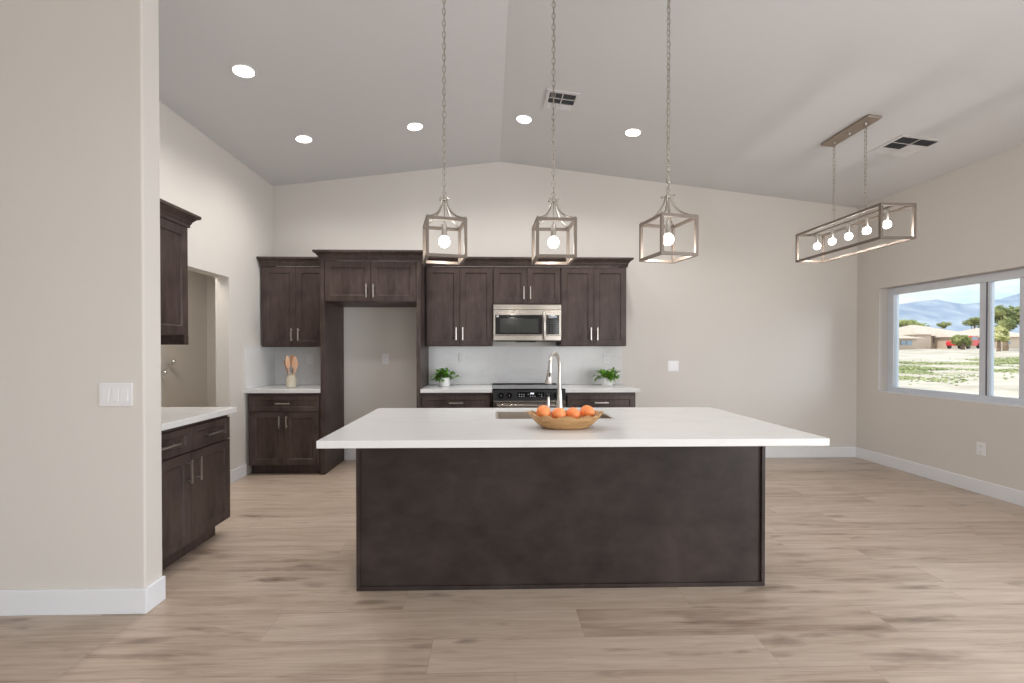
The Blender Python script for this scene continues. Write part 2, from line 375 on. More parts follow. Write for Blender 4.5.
BH, BT = .127, .015
def baseboard(name, mb):
    return struct(name, mb, M['trim'], bevel=.004)
baseboard('baseboard_back', MB().box(-1.755, -.79, YB - BT, YB, 0, BH).box(1.58, XR - BT, YB - BT, YB, 0, BH))
baseboard('baseboard_right', MB().box(XR - BT, XR, DY1 + .05, YB, 0, BH))
baseboard('baseboard_left', MB().box(XL, XL + BT, OY1 + .0, 4.765, 0, BH).box(XL, XL + BT, 3.31, OY0, 0, BH))
baseboard('baseboard_front', MB().box(XF, PX + BT, PY0 - BT, PY0, 0, BH).box(PX, PX + BT, PY0, PY1, 0, BH))
baseboard('baseboard_hall', MB().box(-3.8, -3.785, 2.5, 6.07, 0, BH))

# ------------------------------------------------------------------ cabinets
def ring_panel(w, h, rings):
    """closed panel in local x (0..w), z (0..h); rings = [(inset, y)], front faces -Y"""
    vs = []; fs = []
    for i, y in rings: vs += [(i, y, i), (w - i, y, i), (w - i, y, h - i), (i, y, h - i)]
    for k in range(len(rings) - 1):
        for j in range(4):
            a = k * 4 + j; b = k * 4 + (j + 1) % 4; fs.append((a, b, b + 4, a + 4))
    fs.append((3, 2, 1, 0)); k = len(vs) - 4; fs.append((k, k + 1, k + 2, k + 3))
    return vs, fs
def pull(parent, x, z, L, vert=True):
    m = MB(); r = .006; o = .030
    if vert:
        m.box(x - r, x + r, -o - .01, -o, z - L / 2, z + L / 2)
        for q in (-1, 1): m.box(x - .005, x + .005, -o, 0, z + q * L * .36 - .005, z + q * L * .36 + .005)
    else:
        m.box(x - L / 2, x + L / 2, -o - .01, -o, z - r, z + r)
        for q in (-1, 1): m.box(x + q * L * .36 - .005, x + q * L * .36 + .005, -o, 0, z - .005, z + .005)
    return m.build('handle', M['nickel'], parent, bevel=.0015)
def front(root, kind, x0, x1, z0, z1, hx=None, hz=None, hl=.145, vert=True, rail=.062, yoff=-.021):
    vs, fs = ring_panel(x1 - x0, z1 - z0, [(0, .019), (0, .002), (.002, 0), (rail, 0), (rail + .008, .009)])
    d = MB().add(vs, fs).build(kind, M['cab'], root, loc=(x0, yoff, z0))
    if hx is not None: pull(d, hx - x0, hz - z0, hl, vert)
    return d
CROWN = [(0, 0), (.010, 0), (.010, .022), (.016, .030), (.020, .045), (.040, .068), (.055, .075), (.060, .082), (.060, .100), (0, .100)]
def crown_mesh(x0, x1, yf, yb, z, lo=1, ro=1, hk=1.0):
    m = MB(); n = len(CROWN); vs = []
    for o, h in CROWN: vs.append((x0 - o * lo, yb, z + h * hk))
    for o, h in CROWN: vs.append((x0 - o * lo, yf - o, z + h * hk))
    for o, h in CROWN: vs.append((x1 + o * ro, yf - o, z + h * hk))
    for o, h in CROWN: vs.append((x1 + o * ro, yb, z + h * hk))
    fs = []
    for k in range(3):
        if (k == 0 and not lo) or (k == 2 and not ro): continue
        for j in range(n):
            a = k * n + j; b = k * n + (j + 1) % n; fs.append((a, b, b + n, a + n))
    if lo: fs.append(tuple(range(n)))
    else: fs.append(tuple(n + j for j in range(n)))
    if ro: fs.append(tuple(3 * n + j for j in range(n)))
    else: fs.append(tuple(2 * n + j for j in range(n)))
    return m.add(vs, fs)
def cabinet(name, label, loc, w, d, h, rz=0, toe=0, recess=0):
    root = empty(name, loc, label, 'cabinet', rz=rz)
    m = MB()
    if recess:
        t = .018
        m.box(0, w, 0, d, recess, h); m.box(0, t, 0, d, 0, recess); m.box(w - t, w, 0, d, 0, recess); m.box(t, w - t, d - t, d, 0, recess)
    else: m.box(0, w, 0, d, toe, h)
    m.build('body', M['cab'], root)
    if toe: MB().box(0.004, w - .004, .062, .08, 0, toe).build('toe_kick', M['cab'], root)
    return root
YU = 5.071; DU = YB - YU - .003            # upper carcass front, door face at 5.05
def upper_doors(root, w, z0, z1, hz, gap=.0015):
    c = w / 2
    front(root, 'door', .004, c - gap, z0, z1, c - .037, hz)
    front(root, 'door', c + gap, w - .004, z0, z1, c + .037, hz)
U0, U1, U2, U3 = -.722, .034, .806, 1.562
ZU0, ZU1 = 1.374, 2.275
for a, b, l in ((U0, U1, 'tall dark wood wall cabinet hung left of the microwave, above the left potted plant'),
                (U2, U3, 'tall dark wood wall cabinet hung right of the microwave, above the right potted plant')):
    r = cabinet('wall_cabinet', l, (a + .001, YU, ZU0), b - a - .002, DU, ZU1 - ZU0, recess=.02)
    upper_doors(r, b - a - .002, .004, .892, .138)
r = cabinet('wall_cabinet', 'short two-door dark wood wall cabinet right above the microwave', (U1 + .001, YU, 1.848), U2 - U1 - .002, DU, ZU1 - 1.848)
upper_doors(r, U2 - U1 - .002, .004, .418, .128)
tag(crown_mesh(U0, U3, YU - .021, YB - .002, ZU1, lo=0, ro=1, hk=.97).build('crown_molding', M['cab']), 'long dark crown molding along the top of the three cabinets around the microwave', 'molding')
tag(MB().box(-.7395, U0, YU + .0, YB - .002, ZU0, ZU1).build('gap_shade_strip', M['cabdark']), 'narrow dark strip painted as the shaded gap between the refrigerator surround and the wall cabinets', 'shaded gap strip')  # near-black strip stands for the shade in the gap
r = cabinet('wall_cabinet', 'dark wood wall cabinet in the far left corner above the vase of wooden spoons', (-2.556, YU, ZU0 - .010), .754, DU, ZU1 - ZU0, recess=.02)
upper_doors(r, .754, .004, .892, .138)
crown_mesh(0, .754, -.021, DU - .002, ZU1 - ZU0, lo=.4, ro=0, hk=.97).build('crown_molding', M['cab'], r)
# refrigerator surround
FP = 4.77
for x0, x1, l in ((-1.80, -1.757, 'full-height dark wood end panel on the left of the empty refrigerator alcove'), (-.785, -.741, 'full-height dark wood end panel on the right of the empty refrigerator alcove')):
    tag(MB().box(x0, x1, FP, YB - .003, 0, 2.275).build('end_panel', M['cab'], bevel=.002), l, 'panel')
r = cabinet('wall_cabinet', 'wide two-door dark wood cabinet bridging the empty refrigerator alcove', (-1.7565, FP + .022, 1.842), .971, YB - FP - .025, .436)
upper_doors(r, .971, .006, .428, .115)
crown_mesh(-.0435, 1.0155, -.022, .59, .4335, hk=1.05).build('crown_molding', M['cab'], r)
# base cabinets (door face 4.76)
YBF = 4.781; DB = YB - YBF - .003
def base(label, x0, x1, ndoor=2, nd=1):
    w = x1 - x0; r = cabinet('base_cabinet', label, (x0, YBF, 0), w, DB, .872, toe=.10)
    front(r, 'drawer', .018, w - .018, .678, .842, w / 2, .765, .15, False, rail=.045)
    if ndoor:
        c = w / 2
        front(r, 'door', .018, c - .0015, .108, .670, c - .037, .570, .13)
        front(r, 'door', c + .0015, w - .018, .108, .670, c + .037, .570, .13)
    return r
base('dark wood base cabinet in the far left corner under the counter with the spoon vase', -2.562, -1.803)
base('dark wood base cabinet left of the range, mostly hidden behind the island', -.738, .018)
base('dark wood base cabinet right of the range, mostly hidden behind the island', .812, 1.575)
# worktops and splashbacks
def slab(name, x0, x1, y0, y1, label, z0=.874, z1=.914):
    return tag(MB().box(x0, x1, y0, y1, z0, z1).build(name, M['quartz'], bevel=.003), label, 'countertop')
slab('countertop', XL + .002, -1.802, 4.745, YB - .022, 'short white quartz countertop in the far left corner under the spoon vase')
slab('countertop', -.739, .026, 4.735, YB - .022, 'white quartz countertop left of the range, carrying a potted plant')
slab('countertop', .806, 1.612, 4.735, YB - .022, 'white quartz countertop right of the range, carrying a potted plant')
tag(MB().box(-.739, 1.612, YB - .02, YB - .001, .916, 1.372).box(-.720, 1.561, YB - .02, YB - .001, 1.372, 1.373).build('backsplash', M['quartz']), 'white quartz backsplash running behind the range and both potted plants', 'backsplash')
tag(MB().box(XL + .022, -1.802, YB - .02, YB - .001, .916, 1.372).box(XL + .001, XL + .021, 4.75, YB - .001, .916, 1.372).build('backsplash', M['quartz']), 'white quartz backsplash wrapping the far left corner behind the spoon vase', 'backsplash')
# pantry run along the left wall (faces +X)
PYA, PYE = 2.426, 3.30
r = empty('base_cabinet', (-1.921, PYA, 0), 'dark wood base cabinet along the left wall just behind the near wall end', 'cabinet', rz=R(90))
w = PYE - PYA
MB().box(0, w, 0, .666, .10, .872).build('body', M['cab'], r); MB().box(.004, w - .05, .062, .08, 0, .10).build('toe_kick', M['cab'], r)
c = 2.871 - PYA
for a, b in ((.006, c - .0015), (c + .0015, w - .006)):
    front(r, 'drawer', a, b, .692, .846, (a + b) / 2, .77, .17, False, rail=.042)
front(r, 'door', .006, c - .0015, .112, .684, c - .045, .57, .15)
front(r, 'door', c + .0015, w - .006, .112, .684, c + .045, .57, .15)
slab('countertop', XL + .002, -1.862, PYA - .006, PYE + .022, 'white quartz countertop on the near left base cabinet, beside the hall opening')
r = empty('wall_cabinet', (-2.262, PYA, 1.372), 'dark wood wall cabinet high on the left wall beside the hall opening', 'cabinet', rz=R(90))
w = 3.368 - PYA
MB().box(0, w, 0, .325, .07, .868).box(w - .02, w, 0, .325, 0, .07).box(0, .02, 0, .325, 0, .07).box(.02, w - .02, .305, .325, 0, .07).build('body', M['cab'], r)
front(r, 'door', .004, .462, .072, .863); front(r, 'door', .465, w - .004, .072, .863)
MB().box(w - .045, w - .001, -.02, 0, 0, .071).build('stile', M['cab'], r)
crown_mesh(0, w, -.021, .323, .868, lo=0, ro=1, hk=.97).build('crown_molding', M['cab'], r)

# ------------------------------------------------------------------ island
IX0, IX1, IY0, IY1 = -.739, 1.553, 2.466, 3.16
root = empty('kitchen_island', ((IX0 + IX1) / 2, IY0, 0), 'long dark wood kitchen island base with a plain back panel facing the camera', 'kitchen island')
ox = -(IX0 + IX1) / 2
def ib(name, x0, x1, y0, y1, z0, z1, m=M['island'], bevel=.002):
    return MB().box(x0 + ox, x1 + ox, y0 - IY0, y1 - IY0, z0, z1).build(name, m, root, bevel=bevel)
mb = MB(); sx0, sx1, sy0, sy1 = .02, .785, 2.69, 3.05
for b in ((IX0 + .02, sx0, IY0 + .03, IY1), (sx1, IX1 - .02, IY0 + .03, IY1), (sx0, sx1, IY0 + .03, sy0), (sx0, sx1, sy1, IY1)):
    mb.box(b[0] + ox, b[1] + ox, b[2] - IY0, b[3] - IY0, .0, .878)
mb.build('body', M['island'], root)
ib('back_panel', IX0 + .018, IX1 - .018, IY0 + .012, IY0 + .030, .02, .878)
ib('corner_trim', IX0, IX0 + .020, IY0, IY0 + .03, 0, .878); ib('corner_trim', IX1 - .020, IX1, IY0, IY0 + .03, 0, .878)
ib('base_trim', IX0 + .02, IX1 - .02, IY0, IY0 + .012, 0, .022); ib('top_trim', IX0 + .02, IX1 - .02, IY0 + .004, IY0 + .012, .858, .878)
ib('end_panel', IX0, IX0 + .0198, IY0 + .03, IY1, 0, .878); ib('end_panel', IX1 - .0198, IX1, IY0 + .03, IY1, 0, .878)
def holed(x0, x1, y0, y1, a0, a1, b0, b1, z0, z1):
    xs = [x0, a0, a1, x1]; ys = [y0, b0, b1, y1]; m = MB(); vs = []; fs = []
    for z in (z0, z1):
        for y in ys:
            for x in xs: vs.append((x, y, z))
    for j in range(3):
        for i in range(3):
            if i == 1 and j == 1: continue
            a = j * 4 + i; fs.append((a, a + 4, a + 5, a + 1)); fs.append((16 + a, 16 + a + 1, 16 + a + 5, 16 + a + 4))
    def q(a, b): fs.append((a, b, b + 16, a + 16))
    for i in range(3): q(i, i + 1); q(12 + i + 1, 12 + i); q((i + 1) * 4, i * 4); q(i * 4 + 3, i * 4 + 7)
    q(6, 5); q(9, 10); q(5, 9); q(10, 6)
    return m.add(vs, fs)
SX0, SX1, SY0, SY1 = .038, .765, 2.705, 3.035
tag(holed(-.805, 1.618, 2.077, 3.222, SX0, SX1, SY0, SY1, .8785, .914).build('countertop', M['quartz'], bevel=.0025), 'large white veined quartz countertop on the island, under the fruit bowl', 'countertop')
# sink: undermount basin
m = MB(); t = .012; zb = .66; zt_ = .9128; SX0 += .0135; SX1 -= .0135; SY0 += .0135; SY1 -= .0135
m.box(SX0 - t, SX1 + t, SY0 - t, SY1 + t, zb - .004, zb); m.box(SX0 - t, SX0 - .001, SY0 - t, SY1 + t, zb, zt_); m.box(SX1 + .001, SX1 + t, SY0 - t, SY1 + t, zb, zt_)
m.box(SX0 - .001, SX1 + .001, SY0 - t, SY0 - .001, zb, zt_); m.box(SX0 - .001, SX1 + .001, SY1 + .001, SY1 + t, zb, zt_)
SX0 -= .0135; SX1 += .0135; SY0 -= .0135; SY1 += .0135
sk = empty('sink', (0, 0, 0), 'stainless undermount sink let into the island countertop behind the bowl', 'sink'); m.build('basin', M['sinksteel'], sk)
MB().lathe([(.045, 0), (.045, .003), (.03, .004), (.028, .001)], (.40, 2.88, zb), 20).build('drain', M['steel'], sk, smooth=True)
# faucet
fa = empty('faucet', (.490, 3.125, .914), 'tall arched brushed nickel pull-down faucet behind the bowl of oranges', 'faucet')
MB().lathe([(.030, 0), (.030, .006), (.024, .012), (.021, .05), (.0175, .11), (.0165, .14)], n=20).build('base', M['nickel'], fa, smooth=True)
pts = [(0, 0, .13), (0, 0, .25), (0, 0, .30)]
hd = Vector((-.085, -.13, 0)); 
for k in range(1, 13):
    a = math.pi * k / 12; pts.append((hd.x * (1 - math.cos(a)) / 2, hd.y * (1 - math.cos(a)) / 2, .30 + .096 * math.sin(a)))
pts.append((hd.x * 1.0, hd.y * 1.0, .292))
MB().tube(pts, .0125, 12).build('neck', M['nickel'], fa, smooth=True)
MB().lathe([(.0135, 0), (.0165, -.02), (.0195, -.06), (.0255, -.100), (.023, -.106), (.010, -.106)], n=18).build('spray_head', M['nickel'], fa, smooth=True, loc=(hd.x, hd.y, .296), rot=(0, .10, 0))
MB().tube([(hd.x - .001, hd.y - .016, .268), (hd.x - .003, hd.y - .0195, .238)], .006, 8).build('spray_button', M['blackmat'], fa, smooth=True)
MB().tube([(0, .018, .06), (0, .045, .064)], .008, 10).tube([(0, .045, .064), (.0, .06, .095)], [.006, .004], 8).build('lever', M['nickel'], fa, smooth=True)
sd = empty('soap_dispenser', (.412, 3.135, .914), 'small brushed nickel soap dispenser with dark top, left of the faucet', 'soap dispenser')
MB().lathe([(.017, 0), (.017, .005), (.011, .012), (.010, .085), (.008, .09)], n=16).build('column', M['nickel'], sd, smooth=True)
MB().lathe([(.010, .09), (.014, .093), (.014, .108), (.009, .112)], n=16).tube([(0, 0, .102), (-.01, -.045, .100)], .005, 8).build('pump_head', M['blackmat'], sd, smooth=True)

# bowl with wavy rim
bw = MB(); n = 96; CX, CY = .406, 2.398
def bowl_ring(t, inner):
    # t: 0 foot .. 1 rim
    out = []
    for k in range(n):
        a = 2 * math.pi * k / n; cx, sy = math.cos(a), math.sin(a)
        e = math.copysign(abs(cx) ** .85, cx); s_ = math.copysign(abs(sy) ** .85, sy)
        fx = .113 + (.203 - .113) * t ** .9; fy = .068 + (.112 - .068) * t ** .75
        wave = .0075 * math.cos(12 * a + .5) * t ** 3
        z = .073 * t ** 1.2 + t ** 3 * (.013 * abs(cx) ** 3 - .003) + wave
        if inner: fx -= .012; fy -= .012; z = max(z + (.020 if t < .2 else .006 * (1 - t)), .022)
        out.append((e * (fx + wave * .6), s_ * (fy + wave * .6), z))
    return out
T = [0, .08, .2, .35, .5, .65, .8, .92, 1]
rings = [bowl_ring(t, False) for t in T] + [bowl_ring(t, True) for t in reversed(T)]
vs = [v for q in rings for v in q]; fs = []
for i in range(len(rings) - 1):
    for k in range(n):
        a = i * n + k; b = i * n + (k + 1) % n; fs.append((a, b, b + n, a + n))
fs.append(tuple(range(n - 1, -1, -1))); fs.append(tuple(len(vs) - n + k for k in range(n)))
tag(bw.add(vs, fs).build('fruit_bowl', M['bowl'], smooth=True, loc=(CX, CY, .9145), rot=(0, 0, 0)), 'long carved wooden bowl with a scalloped rim, holding oranges on the island', 'bowl')
def orange(loc, rr, label, rot):
    m = MB(); m.sphere((0, 0, 0), rr, 24, 16, .95); vs = []
    for v in m.v:
        rad = math.hypot(v[0], v[1]); k = .004 * math.exp(-(rad / .008) ** 2)
        vs.append((v[0], v[1], v[2] - math.copysign(k, v[2])))
    m.v = vs
    e = empty('orange', loc, label, 'orange', 'oranges in the wooden bowl', rot=rot)
    m.build('peel', M['orange'], e, smooth=True)
    MB().lathe([(.0035, rr * .95 - .005), (.003, rr * .95 - .0015), (.001, rr * .95 - .001)], n=8).build('stem_end', mat('dry_stem_%s' % label[:3], (.22, .2, .06), .8), e)
orange((.290, 2.400, .998), .0390, 'leftmost of the four oranges in the wooden bowl', (.5, .3, 0))
orange((.371, 2.388, .987), .0385, 'orange in the wooden bowl right of the leftmost one', (-.4, .6, 1))
orange((.450, 2.391, .987), .0385, 'orange in the wooden bowl left of the rightmost one', (.7, -.5, 2))
orange((.529, 2.402, .998), .0390, 'rightmost of the four oranges in the wooden bowl', (-.3, -.3, 4))

# ------------------------------------------------------------------ range and microwave
rg = empty('range', (.416, 4.74, 0), 'black and stainless slide-in range between the two back countertops', 'range')
w2 = .383
MB().box(-w2, w2, .0, .62, .02, .905).build('body', M['steel'], rg)
MB().box(-w2 - .004, w2 + .004, -.02, .625, .905, .918).build('cooktop', M['black'], rg, bevel=.002)
for x, y, r_ in ((-.19, .16, .10), (.19, .16, .08), (-.19, .44, .08), (.19, .44, .10)):
    MB().lathe([(r_, 0), (r_, .0006), (r_ - .004, .0006), (r_ - .004, 0)], (x, y, .918), 28, cap=False).build('burner_ring', M['greymark'], rg)
MB().box(-w2, w2, .600, .625, .918, .928).build('rear_trim', M['blackmat'], rg)
vs = [(-w2 - .004, -.021, .903), (w2 + .004, -.021, .903), (w2 + .004, .0, .903), (-w2 - .004, 0, .903), (-w2 - .004, -.042, .795), (w2 + .004, -.042, .795), (w2 + .004, 0, .795), (-w2 - .004, 0, .795)]
cp = MB().add(vs, [(0, 1, 2, 3), (7, 6, 5, 4), (4, 5, 1, 0), (5, 6, 2, 1), (6, 7, 3, 2), (7, 4, 0, 3)]).build('control_panel', M['blackmat'], rg)
def py_(z): return -.021 - (.903 - z) / .108 * .021
for x in (-.300, -.212, .205, .290):
    z = .852; y = py_(z)
    MB().tube([(x, y, z), (x, y - .028, z - .005)], [.031, .026], 20).build('knob', M['black'], cp, smooth=True)
    MB().box(x - .002, x + .002, y - .0295, y - .027, z - .006, z + .014).build('knob_mark', M['greymark'], cp)
MB().box(-.125, .155, py_(.85) - .004, py_(.85) + .004, .822, .882).build('display', M['black'], cp)
m = MB(); random.seed(4)
for i in range(11):
    for j in range(2):
        if random.random() < .75:
            x = -.11 + i * .0235; z = .836 + j * .02
            m.box(x, x + .011, py_(.85) - .0052, py_(.85) - .004, z, z + .006)
tag(m.build('touch_keys', M['greymark'], cp), kind='stuff')
m = MB().box(.012, .05, py_(.85) - .0052, py_(.85) - .004, .862, .876); m.build('clock', mat('lit_clock', (.1, .1, .1), emit=(.75, .85, 1), estr=1.1), cp)
od = MB().box(-w2, w2, -.038, -.001, .17, .785).build('oven_door', M['steel'], rg, bevel=.004)
MB().box(-.26, .26, -.040, -.037, .30, .62).build('door_glass', M['black'], od)
MB().tube([(-.34, -.085, .745), (.34, -.085, .745)], .013, 12).box(-.31, -.29, -.08, -.038, .737, .753).box(.29, .31, -.08, -.038, .737, .753).build('handle', M['steel'], od, smooth=True)
MB().box(-w2, w2, -.036, -.001, .03, .16).build('storage_drawer', M['steel'], rg)

mw = empty('microwave', (.420, 5.0, 1.436), 'stainless over-the-range microwave with black glass door between wall cabinets', 'microwave')
w2 = .383; H_ = .404
MB().box(-w2, w2, .03, YB - 5.0 - .03, .0, H_).build('body', M['steel'], mw)
dr = MB().box(-w2, .188, 0, .029, .055, .345).build('door', M['steel'], mw, bevel=.003)
MB().box(-w2 + .022, .170, -.003, .0005, .066, .288).build('door_glass', M['black'], dr)
MB().box(-w2 + .075, .125, -.0045, -.0032, .088, .245).build('viewing_window', M['darkwin'], dr)
MB().box(-w2 + .035, -w2 + .060, -.0042, -.0031, .262, .28).build('badge', M['greymark'], dr)
MB().box(-w2 + .17, -w2 + .31, -.0046, -.0033, .262, .283).build('vent_label', M['blackmat'], dr)
hp = [(.187, -.006, .318), (.187, -.032, .300), (.187, -.045, .24), (.187, -.048, .16), (.187, -.045, .09), (.187, -.032, .03), (.187, -.006, .016)]
MB().tube(hp, .0125, 12).build('handle', M['nickel'], mw, smooth=True)
MB().box(-w2, w2, 0, .029, .346, H_).build('top_vent', M['steel'], mw, bevel=.003)
MB().box(-w2, w2, 0, .029, .0, .054).build('lower_trim', M['steel'], mw, bevel=.003)
cp = MB().box(.190, w2, 0, .029, .055, .345).build('control_panel', M['steel'], mw, bevel=.002)
MB().box(.212, w2 - .022, -.003, .0005, .066, .288).build('panel_glass', M['black'], cp)
m = MB()
for i in range(4):
    for j in range(6): m.box(.225 + i * .032, .240 + i * .032, -.004, -.003, .085 + j * .026, .093 + j * .026)
m.build('keypad', mat('dim_key_marking', (.10, .10, .10), .5), cp)
MB().box(.240, .335, -.0042, -.003, .256, .274).build('display', mat('dim_display', (.10, .11, .14), .2, emit=(.6, .65, .8), estr=.25), cp)
m = MB().box(-.12, .10, .03, .30, -.016, -.001); m.build('grease_filter', M['blackmat'], mw)
MB().box(-w2 + .01, -.13, .03, .33, -.008, -.001).build('underside', M['blackmat'], mw); MB().box(.11, w2 - .01, .03, .33, -.008, -.001).build('underside', M['blackmat'], mw)

# ------------------------------------------------------------------ plants, vase
def leaf(m, base, d, up, L, wd, bend):
    d = Vector(d).normalized(); side = d.cross(up).normalized(); n_ = side.cross(d).normalized()
    vs = []; k = 5
    for i in range(k + 1):
        t = i / k; p = Vector(base) + d * L * t + n_ * (-bend * t * t * L)
        wv = wd * math.sin(math.pi * min(1, t * .92 + .06)) ** .8
        vs += [p - side * wv / 2 + n_ * wv * .12, p, p + side * wv / 2 + n_ * wv * .12]
    fs = []
    for i in range(k):
        a = i * 3; fs += [(a, a + 1, a + 4, a + 3), (a + 1, a + 2, a + 5, a + 4)]
    m.add(vs, fs)
def plant(loc, label, seed):
    e = empty('potted_plant', loc, label, 'potted plant')
    MB().lathe([(.055, 0), (.060, .004), (.062, .02), (.063, .096), (.061, .100), (.056, .098), (.055, .03), (.001, .03)], n=28).build('pot', M['pot'], e, smooth=True)
    MB().lathe([(.0545, .080), (.0545, .086), (.03, .090), (.001, .091)], n=20).build('soil', M['soil'], e)
    random.seed(seed); st = MB(); lf = MB()
    for i in range(34):
        a = random.uniform(0, 2 * math.pi); el = random.uniform(-.08, .95); L = random.uniform(.07, .145)
        b = Vector((random.uniform(-.03, .03), random.uniform(-.03, .03), .088))
        d = Vector((math.cos(a) * math.cos(el) * 1.25, math.sin(a) * math.cos(el) * .9, math.sin(el)))
        tip = b + d * L; mid = b + d * L * .5 + Vector((0, 0, .01))
        st.tube([b, mid, tip], .0014, 5)
        for q in range(8):
            t = random.uniform(.4, 1.0); p = b.lerp(tip, t)
            dd = (d * .6 + Vector((random.uniform(-1, 1), random.uniform(-.8, .8), random.uniform(-.45, .6)))).normalized()
            leaf(lf, p, dd, Vector((0, 0, 1)) if abs(dd.z) < .9 else Vector((0, 1, 0)), random.uniform(.040, .064), random.uniform(.020, .030), random.uniform(.1, .5))
    st.build('stems', M['leaf'], e); o = lf.build('foliage', M['leaf'], e)
    for p in o.data.polygons: p.use_smooth = True
plant((-.522, 5.10, .9145), 'leafy green plant in a white pot on the counter left of the range', 7)
plant((1.352, 5.09, .9145), 'leafy green plant in a white pot on the counter right of the range', 23)
vz = MB().lathe([(.042, 0), (.050, .006), (.056, .05), (.055, .095), (.044, .122), (.037, .132), (.040, .150), (.044, .154), (.038, .154), (.034, .135), (.038, .12), (.049, .09), (.048, .02), (.001, .012)], n=28)
tag(vz.build('vase', M['vase'], smooth=True, loc=(-2.198, 4.985, .9145)), 'cream stoneware vase holding wooden spoons on the far left counter', 'vase')
def utensil(kind, lx, ly, tiltx, tilty, L, hw, m, label):
    e = empty(kind, (-2.198 + lx, 4.985 + ly, .9145 + .0152), label, kind.replace('_', ' '), 'wooden utensils standing in the cream vase', rot=(tiltx, tilty, 0))
    MB().tube([(0, 0, .004), (0, 0, L * .55), (0, 0, L * .7)], [.0045, .005, .006], 8).build('handle', m, e, smooth=True)
    h = MB(); z0 = L * .60; z1 = L; vs = []; fs = []; K = 9
    for i in range(K + 1):
        t = i / K; z = z0 + (z1 - z0) * t
        wv = hw * (math.sin(math.pi * (.08 + .88 * t)) ** .6) if kind == 'wooden_spoon' else hw * min(1, .3 + t * 1.6) * (1 if t < .95 else .85)
        bow = .006 * math.sin(math.pi * t) if kind == 'wooden_spoon' else 0
        vs += [(-wv, -.003 + bow * .3, z), (0, -.004 + bow, z), (wv, -.003 + bow * .3, z), (wv, .003 + bow * .3, z), (0, .003 + bow, z), (-wv, .003 + bow * .3, z)]
    for i in range(K):
        for j in range(6):
            a = i * 6 + j; b = i * 6 + (j + 1) % 6; fs.append((a, b, b + 6, a + 6))
    fs.append((5, 4, 3, 2, 1, 0)); k = K * 6; fs.append(tuple(k + j for j in range(6)))
    h.add(vs, fs).build('head', m, e, smooth=True)
utensil('wooden_spoon', -.006, -.018, 0, -.10, .335, .026, M['spoon'], 'pale wooden spoon leaning to the left in the vase')
utensil('wooden_spatula', 0, .022, -.02, -.01, .340, .023, M['spoondark'], 'darker upright wooden spatula in the middle of the vase')
utensil('wooden_spoon', .006, .004, .0, .09, .330, .027, M['spoon'], 'pale wooden spoon leaning to the right in the vase')
utensil('wooden_spatula', .012, -.018, .0, .20, .285, .018, M['spoon'], 'short wooden spatula at the right edge of the vase')
utensil('wooden_spatula', -.014, .006, .0, -.21, .290, .013, M['spoondark'], 'slim darker wooden spatula at the left edge of the vase')

# ------------------------------------------------------------------ plates on the walls
def outlet(loc, label, rz=0, w=.076, h=.120):
    e = empty('outlet', loc, label, 'outlet', rz=rz)
    MB().box(-w / 2, w / 2, -.006, -.0005, -h / 2, h / 2).build('cover_plate', M['plate'], e, bevel=.003)
    for q in (-1, 1):
        s = MB().box(-.017, .017, -.009, -.006, q * .026 - .017, q * .026 + .017).build('receptacle', M['plate'], e, bevel=.002)
        MB().box(-.009, -.007, -.0094, -.009, q * .026 - .002, q * .026 + .008).box(.007, .009, -.0094, -.009, q * .026 - .002, q * .026 + .008).build('slots', M['slot'], s)
    return e
def switch(loc, label, n, w, h, rz=0):
    e = empty('light_switch', loc, label, 'light switch', rz=rz)
    MB().box(-w / 2, w / 2, -.006, -.0005, -h / 2, h / 2).build('cover_plate', M['plate'], e, bevel=.003)
    for i in range(n):
        x = (i - (n - 1) / 2) * .046
        vs = [(x - .016, -.0065, -.033), (x + .016, -.0065, -.033), (x + .016, -.0065, .033), (x - .016, -.0065, .033), (x - .016, -.013, -.033), (x + .016, -.013, -.033), (x + .016, -.0075, .033), (x - .016, -.0075, .033)]
        MB().add(vs, [(0, 1, 2, 3), (4, 5, 6, 7), (0, 1, 5, 4), (1, 2, 6, 5), (2, 3, 7, 6), (3, 0, 4, 7)]).build('rocker', M['plate'], e)
    return e
switch((-1.888, PY0, 1.110), 'white triple rocker switch plate on the near left wall', 3, .165, .118)
switch((2.245, YB, 1.129), 'white double rocker switch plate on the back wall right of the cabinets', 2, .132, .128)
outlet((-.341, YB - .020, 1.237), 'white outlet on the backsplash above the left potted plant')
outlet((1.417, YB - .020, 1.230), 'white outlet on the backsplash above the right potted plant')
outlet((-1.260, YB, 1.220), 'white outlet on the wall inside the empty refrigerator alcove')
outlet((-2.150, YB - .020, 1.215), 'white outlet on the backsplash behind the wooden spoons')
outlet((XR, 3.995, .416), 'white outlet low on the right wall under the window', rz=R(-90))
# chrome hook in the hall
hk = empty('coat_hook', (-3.8, 5.27, 1.10), 'small chrome double hook on the hall wall seen under the left wall cabinet', 'hook', rz=R(90))
MB().box(-.075, .085, -.010, -.001, -.014, .014).build('backplate', M['chrome'], hk, rot=(0, -.7, 0))
for q, z in ((-.065, -.055), (.075, .065)):
    MB().tube([(q, -.004, z), (q, -.05, z), (q, -.065, z + .02)], .013, 10).sphere((q, -.066, z + .026), .024, 12, 8).build('hook', M['chrome'], hk, smooth=True)

